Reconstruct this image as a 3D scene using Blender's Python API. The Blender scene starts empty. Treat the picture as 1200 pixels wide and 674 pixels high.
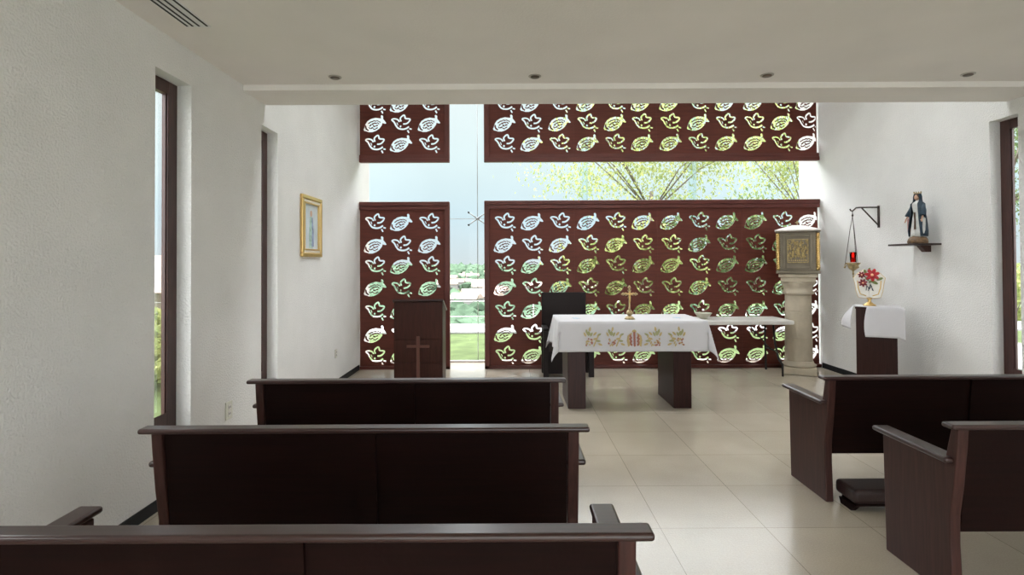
import bpy, bmesh, math, random
from mathutils import Vector, Matrix, Euler
random.seed(7)
SC = bpy.context.scene
COL = SC.collection
PI = math.pi

# ------------------------------------------------------------------ materials
def mat(name, col, rough=0.6, metal=0.0, spec=0.5, bump=None, vary=None, emit=None, coat=0.0, sheen=0.0):
    """bump=(scale,strength,detail), vary=(scale,amount,stretch)"""
    m = bpy.data.materials.new(name); m.use_nodes = True
    nt = m.node_tree; N = nt.nodes; L = nt.links
    b = N['Principled BSDF']
    b.inputs['Base Color'].default_value = (*col, 1)
    b.inputs['Roughness'].default_value = rough
    b.inputs['Metallic'].default_value = metal
    b.inputs['Specular IOR Level'].default_value = spec
    b.inputs['Coat Weight'].default_value = coat
    b.inputs['Sheen Weight'].default_value = sheen
    tc = N.new('ShaderNodeTexCoord')
    if vary:
        mp = N.new('ShaderNodeMapping'); mp.inputs['Scale'].default_value = vary[2]
        nz = N.new('ShaderNodeTexNoise'); nz.inputs['Scale'].default_value = vary[0]; nz.inputs['Detail'].default_value = 5
        L.new(tc.outputs['Object'], mp.inputs[0]); L.new(mp.outputs[0], nz.inputs['Vector'])
        mr = N.new('ShaderNodeMapRange'); mr.inputs['From Min'].default_value = .3; mr.inputs['From Max'].default_value = .7
        mr.inputs['To Min'].default_value = 1 - vary[1]; mr.inputs['To Max'].default_value = 1 + vary[1]
        L.new(nz.outputs['Fac'], mr.inputs['Value'])
        mx = N.new('ShaderNodeVectorMath'); mx.operation = 'SCALE'; mx.inputs[0].default_value = col
        L.new(mr.outputs[0], mx.inputs['Scale']); L.new(mx.outputs[0], b.inputs['Base Color'])
    if bump:
        nz = N.new('ShaderNodeTexNoise'); nz.inputs['Scale'].default_value = bump[0]; nz.inputs['Detail'].default_value = bump[2]
        L.new(tc.outputs['Object'], nz.inputs['Vector'])
        bp = N.new('ShaderNodeBump'); bp.inputs['Strength'].default_value = bump[1]; bp.inputs['Distance'].default_value = .01
        L.new(nz.outputs['Fac'], bp.inputs['Height']); L.new(bp.outputs[0], b.inputs['Normal'])
    if emit:
        b.inputs['Emission Color'].default_value = (*emit[0], 1); b.inputs['Emission Strength'].default_value = emit[1]
    return m

def glass_mat(name, tint, refl):
    m = bpy.data.materials.new(name); m.use_nodes = True
    nt = m.node_tree; N = nt.nodes; L = nt.links; N.remove(N['Principled BSDF'])
    tr = N.new('ShaderNodeBsdfTransparent'); tr.inputs[0].default_value = (*tint, 1)
    gl = N.new('ShaderNodeBsdfGlossy'); gl.inputs['Roughness'].default_value = .02
    fr = N.new('ShaderNodeFresnel'); fr.inputs[0].default_value = 1.2
    mu = N.new('ShaderNodeMath'); mu.operation = 'MULTIPLY'; mu.inputs[1].default_value = refl
    mx = N.new('ShaderNodeMixShader')
    L.new(fr.outputs[0], mu.inputs[0]); L.new(mu.outputs[0], mx.inputs[0]); L.new(tr.outputs[0], mx.inputs[1]); L.new(gl.outputs[0], mx.inputs[2])
    L.new(mx.outputs[0], N['Material Output'].inputs[0])
    return m

def leaf_mat(name, c1, c2):
    m = mat(name, c1, .6, spec=.2)
    nt = m.node_tree; N = nt.nodes; L = nt.links; b = N['Principled BSDF']
    gm = N.new('ShaderNodeNewGeometry')
    mx = N.new('ShaderNodeMixRGB'); mx.inputs[1].default_value = (*c1, 1); mx.inputs[2].default_value = (*c2, 1)
    L.new(gm.outputs['Random Per Island'], mx.inputs[0]); L.new(mx.outputs[0], b.inputs['Base Color'])
    tl = N.new('ShaderNodeBsdfTranslucent'); L.new(mx.outputs[0], tl.inputs[0])
    ms = N.new('ShaderNodeMixShader'); ms.inputs[0].default_value = .45
    L.new(b.outputs[0], ms.inputs[1]); L.new(tl.outputs[0], ms.inputs[2]); L.new(ms.outputs[0], N['Material Output'].inputs[0])
    return m

def floor_mat():
    m = mat('polished_tile', (.5, .45, .37), .2, spec=.85)
    nt = m.node_tree; N = nt.nodes; L = nt.links; b = N['Principled BSDF']
    tc = N.new('ShaderNodeTexCoord'); sp = N.new('ShaderNodeSeparateXYZ'); L.new(tc.outputs['Object'], sp.inputs[0])
    def math_(op, a, bb=None):
        n = N.new('ShaderNodeMath'); n.operation = op
        for i, v in enumerate((a, bb)):
            if v is None: continue
            if isinstance(v, (int, float)): n.inputs[i].default_value = v
            else: L.new(v, n.inputs[i])
        return n.outputs[0]
    def joint(o, off, pitch):
        t = math_('DIVIDE', math_('SUBTRACT', o, off), pitch)
        f = math_('FRACT', math_('ADD', t, 50.0))
        d = math_('MINIMUM', f, math_('SUBTRACT', 1.0, f))
        return math_('LESS_THAN', d, .0028), math_('FLOOR', math_('ADD', t, 50.0))
    jx, ix = joint(sp.outputs['X'], .857, .612); jy, iy = joint(sp.outputs['Y'], 3.30, .622)
    j = math_('MAXIMUM', jx, jy)
    cell = N.new('ShaderNodeCombineXYZ'); L.new(ix, cell.inputs[0]); L.new(iy, cell.inputs[1])
    wn = N.new('ShaderNodeTexWhiteNoise'); L.new(cell.outputs[0], wn.inputs['Vector'])
    n1 = N.new('ShaderNodeTexNoise'); n1.inputs['Scale'].default_value = 3.0; n1.inputs['Detail'].default_value = 6
    n2 = N.new('ShaderNodeTexNoise'); n2.inputs['Scale'].default_value = 130.; n2.inputs['Detail'].default_value = 2
    L.new(tc.outputs['Object'], n1.inputs['Vector']); L.new(tc.outputs['Object'], n2.inputs['Vector'])
    v = math_('ADD', math_('MULTIPLY', wn.outputs['Value'], .08), math_('ADD', math_('MULTIPLY', n1.outputs['Fac'], .22), math_('MULTIPLY', n2.outputs['Fac'], .34)))
    v = math_('ADD', v, .70)
    sc = N.new('ShaderNodeVectorMath'); sc.operation = 'SCALE'; sc.inputs[0].default_value = (.48, .42, .34); L.new(v, sc.inputs['Scale'])
    mx = N.new('ShaderNodeMixRGB'); L.new(j, mx.inputs[0]); L.new(sc.outputs[0], mx.inputs[1]); mx.inputs[2].default_value = (.20, .175, .14, 1)
    L.new(mx.outputs[0], b.inputs['Base Color'])
    rr = N.new('ShaderNodeMapRange'); rr.inputs['To Min'].default_value = .07; rr.inputs['To Max'].default_value = .22
    L.new(n1.outputs['Fac'], rr.inputs['Value']); L.new(rr.outputs[0], b.inputs['Roughness'])
    bp = N.new('ShaderNodeBump'); bp.inputs['Strength'].default_value = .5; bp.inputs['Distance'].default_value = .002
    n3 = N.new('ShaderNodeTexNoise'); n3.inputs['Scale'].default_value = 85.; n3.inputs['Detail'].default_value = 3
    L.new(tc.outputs['Object'], n3.inputs['Vector']); L.new(n3.outputs['Fac'], bp.inputs['Height']); L.new(bp.outputs[0], b.inputs['Normal'])
    return m

M = {}
M['wall'] = mat('white_stucco', (.78, .772, .765), .9, spec=.2, bump=(75, .9, 6), vary=(2.2, .035, (1, 1, 1)))
M['ceiling'] = mat('ceiling_plaster', (.80, .765, .735), .95, spec=.1, bump=(60, .22, 5), vary=(1.6, .03, (1, 1, 1)))
M['floor'] = floor_mat()
M['black_base'] = mat('black_skirting', (.008, .008, .010), .55, spec=.2)
M['pew'] = mat('dark_pew_wood', (.0085, .0022, .0016), .5, spec=.10, bump=(40, .08, 4), vary=(9, .35, (.35, 8, 8)))
M['pew_end'] = mat('pew_end_wood', (.045, .017, .014), .42, spec=.25, vary=(9, .3, (8, 8, .5)))
M['pew_cap'] = mat('pew_cap_varnish', (.034, .014, .012), .28, spec=.5, vary=(9, .3, (.35, 8, 8)))
M['screen'] = mat('red_brown_screen_wood', (.115, .028, .019), .5, spec=.25, vary=(7, .18, (.6, 6, 6)))
M['screen_frame'] = mat('screen_frame_wood', (.105, .024, .018), .42, spec=.4, vary=(7, .2, (.6, 6, .6)))
M['win_frame'] = mat('dark_window_wood', (.055, .022, .018), .4, vary=(9, .3, (8, 8, .6)))
M['altar_wood'] = mat('altar_wood', (.030, .010, .008), .4, spec=.2, vary=(9, .3, (8, 8, .5)))
M['ambo_wood'] = mat('ambo_wood', (.045, .014, .010), .5, spec=.2, vary=(8, .3, (6, 6, .6)))
M['light_wood'] = mat('lighter_cross_wood', (.13, .05, .036), .4)
M['chair'] = mat('dark_chair', (.010, .005, .005), .5, spec=.25)
M['glass'] = glass_mat('clear_glass', (.96, .985, .985), .5)
M['fin_glass'] = glass_mat('green_edge_glass', (.93, .985, .975), .5)
M['steel'] = mat('steel', (.4, .42, .43), .3, metal=1)
M['cloth'] = mat('white_linen', (.60, .59, .62), .85, spec=.2, bump=(220, .12, 3), sheen=.2)
M['gold_thread'] = mat('gold_thread', (.50, .38, .17), .5, spec=.4)
M['green_thread'] = mat('olive_thread', (.33, .33, .16), .6)
M['red_thread'] = mat('red_brown_thread', (.35, .13, .09), .6)
M['blue_thread'] = mat('pale_blue_thread', (.35, .5, .62), .6)
M['gold'] = mat('gold', (.72, .50, .20), .32, metal=.9, bump=(60, .3, 3))
M['old_gold'] = mat('aged_brass', (.42, .33, .18), .4, metal=.8, bump=(90, .4, 3), vary=(30, .4, (1, 1, 1)))
M['relief_gold'] = mat('antique_gold_relief', (.40, .30, .13), .45, metal=.5, bump=(120, .6, 3), vary=(45, .5, (1, 1, 1)))
M['bronze'] = mat('grey_bronze', (.15, .125, .09), .42, metal=.6, vary=(10, .15, (1, 1, 1)))
M['stone'] = mat('carved_limestone', (.50, .44, .345), .8, spec=.2, bump=(35, .5, 6), vary=(5, .12, (1, 1, 1)))
M['roof_white'] = mat('white_veined_stone', (.78, .72, .70), .5, vary=(20, .1, (1, 1, 1)))
M['plastic'] = mat('white_plastic', (.68, .66, .63), .45)
M['bowl'] = mat('cream_ceramic', (.62, .60, .50), .4)
M['dark_metal'] = mat('dark_metal', (.03, .028, .03), .4, metal=.5)
M['iron'] = mat('brown_iron', (.07, .05, .045), .5, metal=.5)
M['leather'] = mat('brown_leather', (.030, .014, .013), .38, spec=.4, bump=(120, .15, 3))
M['red_glass'] = glass_mat('red_lamp_glass', (.85, .13, .11), 1.0)
M['red_dull'] = mat('red_lamp_glass', (.60, .04, .04), .15, spec=.8, emit=((.9, .05, .04), .06))
M['flame'] = mat('candle_flame', (1, .6, .3), .5, emit=((1., .5, .3), 2.2))
M['red_petal'] = mat('red_petal', (.48, .02, .03), .5, vary=(40, .3, (1, 1, 1)))
M['dark_petal'] = mat('dark_red_petal', (.22, .015, .025), .5)
M['pistil'] = mat('orange_flower_centre', (.95, .50, .30), .5)
M['leaf_small'] = mat('ornament_leaf', (.16, .20, .06), .5)
M['porcelain'] = mat('white_porcelain', (.80, .77, .72), .3, spec=.6)
M['mono_ink'] = mat('dark_monogram', (.03, .04, .07), .4)
M['robe_white'] = mat('statue_white_robe', (.66, .67, .66), .5, vary=(18, .15, (1, 1, 1)))
M['mantle'] = mat('statue_blue_mantle', (.018, .04, .065), .45, vary=(25, .4, (1, 1, 1)))
M['skin'] = mat('statue_skin', (.62, .38, .27), .5)
M['hair'] = mat('statue_hair', (.09, .05, .03), .6)
M['pink'] = mat('statue_pink_sash', (.55, .28, .26), .5)
M['statue_base'] = mat('statue_brown_gold_base', (.17, .10, .05), .5, bump=(50, .6, 3), vary=(40, .5, (1, 1, 1)))
M['shelf'] = mat('dark_shelf', (.03, .015, .012), .4)
M['socket'] = mat('ivory_plastic', (.66, .65, .58), .45)
M['slot'] = mat('dark_slot', (.02, .02, .02), .8)
M['slot_white'] = mat('white_diffuser', (.72, .72, .72), .5)
M['lamp_ring'] = mat('lamp_ring', (.45, .42, .38), .35, metal=.6)
M['lamp_dark'] = mat('lamp_inside', (.12, .09, .07), .4)
M['pic_liner'] = mat('cream_liner', (.75, .68, .58), .5)
M['pic_paper'] = mat('pale_blue_print', (.62, .68, .74), .5, vary=(6, .1, (1, 1, 1)))
M['pic_robe'] = mat('print_pale_green', (.40, .56, .52), .6, vary=(25, .35, (1, 1, 1)))
M['pic_mantle'] = mat('print_soft_blue', (.27, .33, .52), .6, vary=(25, .35, (1, 1, 1)))
M['grass'] = mat('lawn_grass', (.06, .082, .03), .9, spec=.1, vary=(3, .3, (1, 1, 1)), bump=(30, .8, 5))
M['path'] = mat('pale_concrete', (.20, .195, .19), .9, vary=(4, .15, (1, 1, 1)))
M['leaf_a'] = leaf_mat('yellow_green_leaf', (.16, .21, .07), (.36, .37, .14))
M['leaf_b'] = leaf_mat('green_leaf', (.07, .11, .045), (.17, .22, .09))
M['bark'] = mat('grey_bark', (.12, .095, .075), .9, bump=(20, .6, 4))
M['far_green'] = mat('far_woodland', (.06, .09, .06), 1, spec=0, vary=(.12, .45, (1, 1, 1)))
M['house'] = mat('far_house_wall', (.14, .135, .13), .9, spec=.1)
M['roof_red'] = mat('weathered_roof', (.22, .17, .14), .9, vary=(6, .2, (1, 1, 1)))
M['ochre'] = mat('cream_render', (.36, .31, .24), .9)

# ------------------------------------------------------------------ mesh builder
class B:
    def __init__(s): s.bm = bmesh.new(); s.mats = []
    def mi(s, m):
        if m is None: return 0
        if m not in s.mats: s.mats.append(m)
        return s.mats.index(m)
    def _done(s, verts, T, m, smooth=False):
        if T is not None: bmesh.ops.transform(s.bm, matrix=T, verts=verts)
        i = s.mi(m)
        fs = {f for v in verts for f in v.link_faces}
        for f in fs: f.material_index = i; f.smooth = smooth
    def box(s, lo, hi, bev=0, m=None, T=None, seg=2):
        lo = Vector(lo); hi = Vector(hi); c = (lo + hi) / 2; d = hi - lo
        t = bmesh.new(); bmesh.ops.create_cube(t, size=1)
        bmesh.ops.transform(t, matrix=Matrix.Translation(c) @ Matrix.Diagonal((*d, 1)), verts=t.verts)
        if bev: bmesh.ops.bevel(t, geom=list(t.edges), offset=min(bev, min(d) * .45), segments=seg, profile=.5, affect='EDGES')
        s.merge(t, m, T, smooth=False); return s
    def merge(s, t, m=None, T=None, smooth=False):
        if T is not None: bmesh.ops.transform(t, matrix=T, verts=t.verts)
        i = s.mi(m); mp = {}
        for v in t.verts: mp[v] = s.bm.verts.new(v.co)
        for f in t.faces:
            try: nf = s.bm.faces.new([mp[v] for v in f.verts])
            except ValueError: continue
            nf.material_index = i; nf.smooth = smooth
        t.free()
    def tube(s, pts, r, n=8, m=None, cap=True, close=False):
        pts = [Vector(p) for p in pts]; rs = r if isinstance(r, (list, tuple)) else [r] * len(pts)
        rings = []; K = len(pts); prev = None
        for k, p in enumerate(pts):
            if close: d = pts[(k + 1) % K] - pts[k - 1]
            else: d = pts[min(k + 1, K - 1)] - pts[max(k - 1, 0)]
            d.normalize()
            if prev is None:
                u = d.cross(Vector((0, 0, 1)))
                if u.length < .1: u = d.cross(Vector((1, 0, 0)))
            else: u = prev - d * prev.dot(d)
            u.normalize(); prev = u; w = d.cross(u)
            rings.append([s.bm.verts.new(p + (u * math.cos(2 * PI * i / n) + w * math.sin(2 * PI * i / n)) * rs[k]) for i in range(n)])
        i_ = s.mi(m)
        for k in range(K if close else K - 1):
            a, b = rings[k], rings[(k + 1) % K]
            for i in range(n):
                f = s.bm.faces.new((a[i], a[(i + 1) % n], b[(i + 1) % n], b[i])); f.smooth = True; f.material_index = i_
        if cap and not close:
            f = s.bm.faces.new(rings[0][::-1]); f.material_index = i_
            f = s.bm.faces.new(rings[-1]); f.material_index = i_
        return s
    def lathe(s, prof, c=(0, 0, 0), n=24, m=None, sx=1, sy=1, smooth=True, fn=None, rot=0):
        c = Vector(c); rings = []; i_ = s.mi(m)
        for r, z in prof:
            ring = []
            for i in range(n):
                a = 2 * PI * (i + rot) / n; k = fn(a, z) if fn else 1
                ring.append(s.bm.verts.new(c + Vector((r * sx * k * math.cos(a), r * sy * k * math.sin(a), z))))
            rings.append(ring)
        for a, b in zip(rings, rings[1:]):
            for i in range(n):
                f = s.bm.faces.new((a[i], a[(i + 1) % n], b[(i + 1) % n], b[i])); f.smooth = smooth; f.material_index = i_
        f = s.bm.faces.new(rings[0][::-1]); f.material_index = i_
        f = s.bm.faces.new(rings[-1]); f.material_index = i_
        return s
    def ball(s, c, r, m=None, sc=(1, 1, 1), u=14, v=10, T=None):
        t = bmesh.new(); bmesh.ops.create_uvsphere(t, u_segments=u, v_segments=v, radius=r)
        X = Matrix.Translation(Vector(c)) @ (T or Matrix()) @ Matrix.Diagonal((*sc, 1))
        s.merge(t, m, X, True); return s
    def prism(s, poly, lo, hi, axis='X', m=None, bev=0):
        """poly of 2-D points in the plane normal to axis, extruded lo..hi"""
        def P(a, b, t): return {'X': (t, a, b), 'Y': (a, t, b), 'Z': (a, b, t)}[axis]
        t = bmesh.new()
        v0 = [t.verts.new(P(a, b, lo)) for a, b in poly]; v1 = [t.verts.new(P(a, b, hi)) for a, b in poly]
        n = len(poly); t.faces.new(v0[::-1]); t.faces.new(v1)
        for i in range(n): t.faces.new((v0[i], v0[(i + 1) % n], v1[(i + 1) % n], v1[i]))
        bmesh.ops.recalc_face_normals(t, faces=t.faces)
        if bev: bmesh.ops.bevel(t, geom=list(t.edges), offset=bev, segments=2, profile=.5, affect='EDGES')
        s.merge(t, m); return s
    def obj(s, name, m, parent=None, recalc=True, loc=None, shift=None):
        if recalc: bmesh.ops.recalc_face_normals(s.bm, faces=s.bm.faces)
        if shift is not None: bmesh.ops.translate(s.bm, verts=s.bm.verts, vec=-Vector(shift))
        me = bpy.data.meshes.new(name); s.bm.to_mesh(me); s.bm.free()
        mats = [x for x in s.mats]
        if not mats: mats = [m]
        for x in mats: me.materials.append(x if x is not None else m)
        o = bpy.data.objects.new(name, me); COL.objects.link(o)
        if parent is not None: o.parent = parent
        if loc is not None: o.location = loc
        return o

def thing(name, label, cat, loc=(0, 0, 0), rz=0, group=None):
    o = bpy.data.objects.new(name, None); COL.objects.link(o); o.empty_display_size = .1
    o.location = loc; o.rotation_euler = (0, 0, rz)
    return tag(o, label, cat, group)
def tag(o, label, cat, group=None, kind=None):
    o['label'] = label; o['category'] = cat
    if group: o['group'] = group
    if kind: o['kind'] = kind
    return o
def struct(o):
    o['kind'] = 'structure'; return o
def kids(o): return [c for c in bpy.data.objects if c.parent == o]
def copy_tree(o, parent=None, loc=None, label=None):
    c = o.copy(); COL.objects.link(c)
    if parent is not None: c.parent = parent
    if loc is not None: c.location = loc
    if label: c['label'] = label
    for ch in kids(o): copy_tree(ch, c)
    return c

# ------------------------------------------------------------------ room dimensions (metres, camera eye above the origin)
XL, XR = -2.24, 4.52       # inner faces of the side walls
YS = 8.25                  # carved screen
YG = 8.82                  # glass wall behind the screen
YB0, YB1 = 4.68, 5.12      # ceiling beam
ZC, ZB, ZH = 3.046, 2.997, 5.2
YR = -3.2                  # rear wall
WT = .15                   # side wall thickness

def wall_x(name, x0, x1, windows):
    """side wall between x0,x1 with window openings (y0,y1,z0,z1)"""
    b = B(); y = YR - .2
    for (a, c, z0, z1) in windows:
        b.box((x0, y, 0), (x1, a, ZH)); b.box((x0, a, 0), (x1, c, z0)); b.box((x0, a, z1), (x1, c, ZH)); y = c
    b.box((x0, y, 0), (x1, YG + .02, ZH))
    return struct(b.obj(name, M['wall']))
LW = [(-1.0, -.64, .40, 2.80), (.55, .91, .40, 2.80), (2.06, 2.42, .40, 2.80), (3.53, 3.93, .40, 2.80), (5.03, 5.38, .40, 2.80)]  # first three lie out of view, added to let in light
RW = [(-1.0, -.64, .40, 2.86), (.55, .91, .40, 2.86), (2.06, 2.42, .40, 2.86), (3.575, 3.93, .40, 2.86), (5.01, 5.31, .40, 2.86)]  # all but the last are unseen openings, added for daylight
wall_x('wall_left', XL - WT, XL, LW)
wall_x('wall_right', XR, XR + WT, RW)
b = B(); b.box((XL - WT, YR - .2, -.12), (XR + WT, YG + .12, 0)); struct(b.obj('floor', M['floor']))
b = B(); b.box((XL, YR, ZC), (XR, YB0, ZC + .15)); struct(b.obj('ceiling', M['ceiling']))
b = B(); b.box((XL, YB0, ZB), (XR, YB1, ZH), 0.004); struct(b.obj('ceiling_beam', M['ceiling']))
# high ceiling over the altar
SKX0, SKX1, SKY0, SKY1 = -1.9, 4.1, 5.45, 5.98
b = B()
b.box((XL, YB1, ZH), (XR, SKY0, ZH + .2)); b.box((XL, SKY1, ZH), (XR, YG + .02, ZH + .2))
b.box((XL, SKY0, ZH), (SKX0, SKY1, ZH + .2)); b.box((SKX1, SKY0, ZH), (XR, SKY1, ZH + .2))
struct(b.obj('ceiling_high', M['ceiling']))
b = B(); b.box((SKX0, SKY0, ZH + .12), (SKX1, SKY1, ZH + .13)); struct(b.obj('window_19', M['glass']))  # unseen skylight strip, added to brighten the altar end
# rear wall with a wide glazed opening added behind the camera to light the room
b = B()
b.box((XL, YR - .2, 0), (-1.6, YR, ZC)); b.box((3.9, YR - .2, 0), (XR, YR, ZC)); b.box((-1.6, YR - .2, 2.7), (3.9, YR, ZC))
struct(b.obj('wall_rear', M['wall']))
b = B(); b.box((-1.6, YR - .12, 0.02), (3.9, YR - .11, 2.7)); struct(b.obj('added_rear_glazing', M['glass']))
# baseboards
b = B(); b.box((XL, YR, 0), (XL + .012, YS - .03, .075), .003); struct(b.obj('baseboard_left', M['black_base']))
b = B(); b.box((XR - .012, YR, 0), (XR, YS - .03, .075), .003); struct(b.obj('baseboard_right', M['black_base']))

# side windows: dark timber frame set near the outer face
def side_window(idx, x_in, sgn, o):
    y0, y1, z0, z1 = o
    xa = x_in + sgn * .098; xb = xa + sgn * .045
    lo, hi = min(xa, xb), max(xa, xb); fw = .105
    b = B()
    b.box((lo, y1 - fw, z0), (hi, y1 - .001, z1 - .001), .004); b.box((lo, y0 + .001, z0), (hi, y0 + fw * .5, z1 - .001), .004)
    b.box((lo, y0 + fw * .5, z1 - .09), (hi, y1 - fw, z1 - .001), .004)
    b.prism([(lo, z0 + .001), (hi, z0 + .001), (hi, z0 + (.10 if sgn > 0 else .15)), (lo, z0 + (.15 if sgn > 0 else .10))], y0 + fw * .5, y1 - fw, 'Y')
    # inner bead
    xi = lo if sgn > 0 else hi
    xj, xk = xi + sgn * .012, xi + sgn * .03
    b.box((min(xj, xk), y1 - fw - .010, z0 + .1), (max(xj, xk), y1 - fw, z1 - .09), .002)
    w = struct(b.obj('window_%d' % idx, M['win_frame']))
    g = B(); xm = xi + sgn * .033
    g.box((xm - .003, y0 + fw * .5, z0 + .13), (xm + .003, y1 - fw, z1 - .09))
    g.obj('pane', M['glass'], w)
for i, o in enumerate(LW): side_window(i + 1, XL, -1, o)
for i, o in enumerate(RW): side_window(i + 6, XR, 1, o)

# ------------------------------------------------------------------ glass wall behind the screen
xs = [XL - .0, -.534, 1.133, 2.80, XR]
gw = None
for k in range(4):
    b = B(); b.box((xs[k] + .004, YG, 0.03), (xs[k + 1] - .004, YG + .012, 2.235)); 
    o = struct(b.obj('window_%d' % (11 + 2 * k), M['glass']))
    b = B(); b.box((xs[k] + .004, YG, 2.243), (xs[k + 1] - .004, YG + .012, ZH)); o = struct(b.obj('window_%d' % (12 + 2 * k), M['glass']))
b = B(); b.box((XL, YG - .02, 0), (XR, YG + .03, .028), .004); struct(b.obj('window_sill', M['slot_white']))
for k in (2, 3):
    b = B(); b.box((xs[k] - .035, YG - .20, .03), (xs[k] + .035, YG - .012, ZH - .01)); struct(b.obj('trim_%d' % (k - 1), M['fin_glass']))
# glass clamp (spider) in the opening of the cross, on its tension cables
sp = thing('glass_clamp', 'four-armed steel clamp where thin cables cross in the narrow glass gap', 'clamp', (xs[1], YG - .03, 2.239))
b = B()
for a in (35, 145, 215, 325):
    d = Vector((math.cos(math.radians(a)), 0, math.sin(math.radians(a))))
    b.tube([Vector((0, -.02, 0)), d * .10 + Vector((0, -.03, 0)), d * .17], [.010, .008, .006], 8)
b.obj('arms', M['steel'], sp)
b = B(); b.ball((0, -.02, 0), .024); b.obj('hub', M['steel'], sp)
for a in (35, 145, 215, 325):
    d = Vector((math.cos(math.radians(a)) * .17, 0, math.sin(math.radians(a)) * .17))
    b = B(); b.tube([d + Vector((0, -.042, 0)), d + Vector((0, .018, 0))], .014, 12)
    b.obj('pad', M['dark_metal'], sp)
b = B(); b.tube([(0, -.02, -2.20), (0, -.02, ZH - 2.25)], .006, 6); b.obj('vertical_cable', M['steel'], sp)
b = B(); b.tube([(-1.65, -.02, 0), (1.6, -.02, 0)], .004, 6); b.obj('horizontal_cable', M['steel'], sp)

# ------------------------------------------------------------------ carved screens
S = 1 / (11.24 * 80)
def P_(pts, c): return [((x - c[0]) * S, -(y - c[1]) * S) for x, y in pts]
DC = (360, 328); FC = (715, 325)
def band(pts, w0, w1):
    """outline of a stroke of half width w0 -> w1 along a smoothed path"""
    P = [Vector(p) for p in pts]
    for _ in range(2):
        Q = [P[0]]
        for a, c in zip(P, P[1:]): Q += [a.lerp(c, .25), a.lerp(c, .75)]
        P = Q + [P[-1]]
    L, Rr = [], []
    for i, p in enumerate(P):
        d = (P[min(i + 1, len(P) - 1)] - P[max(i - 1, 0)]).normalized(); n = Vector((-d.y, d.x)); t = i / (len(P) - 1); w = w0 + (w1 - w0) * t
        if i in (0, len(P) - 1): w *= .55
        L.append(p + n * w); Rr.append(p - n * w)
    return [tuple(v) for v in L + Rr[::-1]]
DOVE = [P_(q, DC) for q in (
    band([(336,306),(322,278),(290,262),(250,262),(230,276),(262,300),(276,325),(288,350),(318,392),(380,404),(430,392),(462,366)], 10, 12),
    band([(442,414),(452,430),(462,452)], 11, 9), band([(466,394),(482,397),(500,402)], 10, 9),
    band([(360,300),(346,272),(350,244),(398,206),(410,236),(412,262),(484,262),(466,300),(430,330),(384,332)], 11, 11),
    band([(300,312),(312,330),(314,350)], 6, 5),
    [(352,346),(366,362),(352,382),(334,362)])]
def dash(x, y, l, w, a):
    ca, sa = math.cos(a), math.sin(a)
    return [(x + ca * dx - sa * dy, y + sa * dx + ca * dy) for dx, dy in ((-l, -w), (l, -w * .6), (l, w), (-l, w * .6))]
FISH = [P_([(560,400),(568,385),(575,362),(585,330),(612,288),(660,258),(720,244),(768,250),(792,252),(788,215),(806,208),(822,225),(822,262),(845,290),(864,318),(850,326),(812,316),(805,345),(772,388),(730,418),(680,437),(630,437),(598,425),(572,420)], FC),
        P_([(588,352),(598,358),(603,384),(624,402),(618,412),(594,398),(584,374)], FC)]
for (x, y, l, w, a) in [(640,312,15,6,-.7),(672,296,14,6,-.3),(710,286,15,6,.1),(748,286,13,5,.3),(652,346,13,7,-.9),(684,326,12,8,-.5),(718,316,14,7,0),(754,318,13,6,.6),
                        (672,380,14,7,-.5),(700,356,12,9,.3),(736,348,13,7,-.4),(704,396,13,6,.1),(736,382,12,6,-.6),(776,300,8,6,1.0),(640,382,10,6,.7)]:
    FISH.append(P_(dash(x, y, l, w, a), FC))
def clip_poly(poly, xmin, xmax, zmin, zmax):
    def clip(p, f, inter):
        out = []
        for i in range(len(p)):
            a, c = p[i - 1], p[i]
            if f(c):
                if not f(a): out.append(inter(a, c))
                out.append(c)
            elif f(a): out.append(inter(a, c))
        return out
    def ix(v): return lambda a, c: (v, a[1] + (c[1] - a[1]) * (v - a[0]) / (c[0] - a[0]))
    def iz(v): return lambda a, c: (a[0] + (c[0] - a[0]) * (v - a[1]) / (c[1] - a[1]), v)
    for f, i in ((lambda p: p[0] >= xmin, ix(xmin)), (lambda p: p[0] <= xmax, ix(xmax)), (lambda p: p[1] >= zmin, iz(zmin)), (lambda p: p[1] <= zmax, iz(zmax))):
        if poly: poly = clip(poly, f, i)
    return poly
def board(name, x0, x1, z0, z1, motifs, parent, root, thick=.012):
    cu = bpy.data.curves.new(name, 'CURVE'); cu.dimensions = '2D'; cu.fill_mode = 'BOTH'; cu.extrude = thick / 2
    def spl(p):
        s = cu.splines.new('POLY'); s.points.add(len(p) - 1)
        for i, (x, y) in enumerate(p): s.points[i].co = (x, y, 0, 1)
        s.use_cyclic_u = True
    spl([(x0, z0), (x1, z0), (x1, z1), (x0, z1)])
    for kind, cx, cz in motifs:
        for n_, p in enumerate(DOVE if kind == 'D' else FISH):
            if n_ and kind == 'F':
                gx = sum(q[0] for q in p) / len(p); gz = sum(q[1] for q in p) / len(p); kk = 1.16 if kind == 'D' else 1.3
                p = [(gx + (q[0] - gx) * kk, gz + (q[1] - gz) * kk) for q in p]
            q = clip_poly([(x + cx, z + cz) for x, z in p], x0 + .02, x1 - .006, z0 + .02, z1 - .02)
            if len(q) > 2: spl(q)
    t = bpy.data.objects.new(name + '_c', cu); COL.objects.link(t)
    dg = bpy.context.evaluated_depsgraph_get(); dg.update()
    me = bpy.data.meshes.new_from_object(t.evaluated_get(dg))
    bpy.data.objects.remove(t); bpy.data.curves.remove(cu)
    me.transform(Matrix(((1, 0, 0, -root[0]), (0, 0, -1, YS + .035 - root[1]), (0, 1, 0, -root[2]), (0, 0, 0, 1))))
    me.materials.clear(); me.materials.append(M['screen'])
    o = bpy.data.objects.new(name, me); COL.objects.link(o); o.parent = parent
    return o
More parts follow.
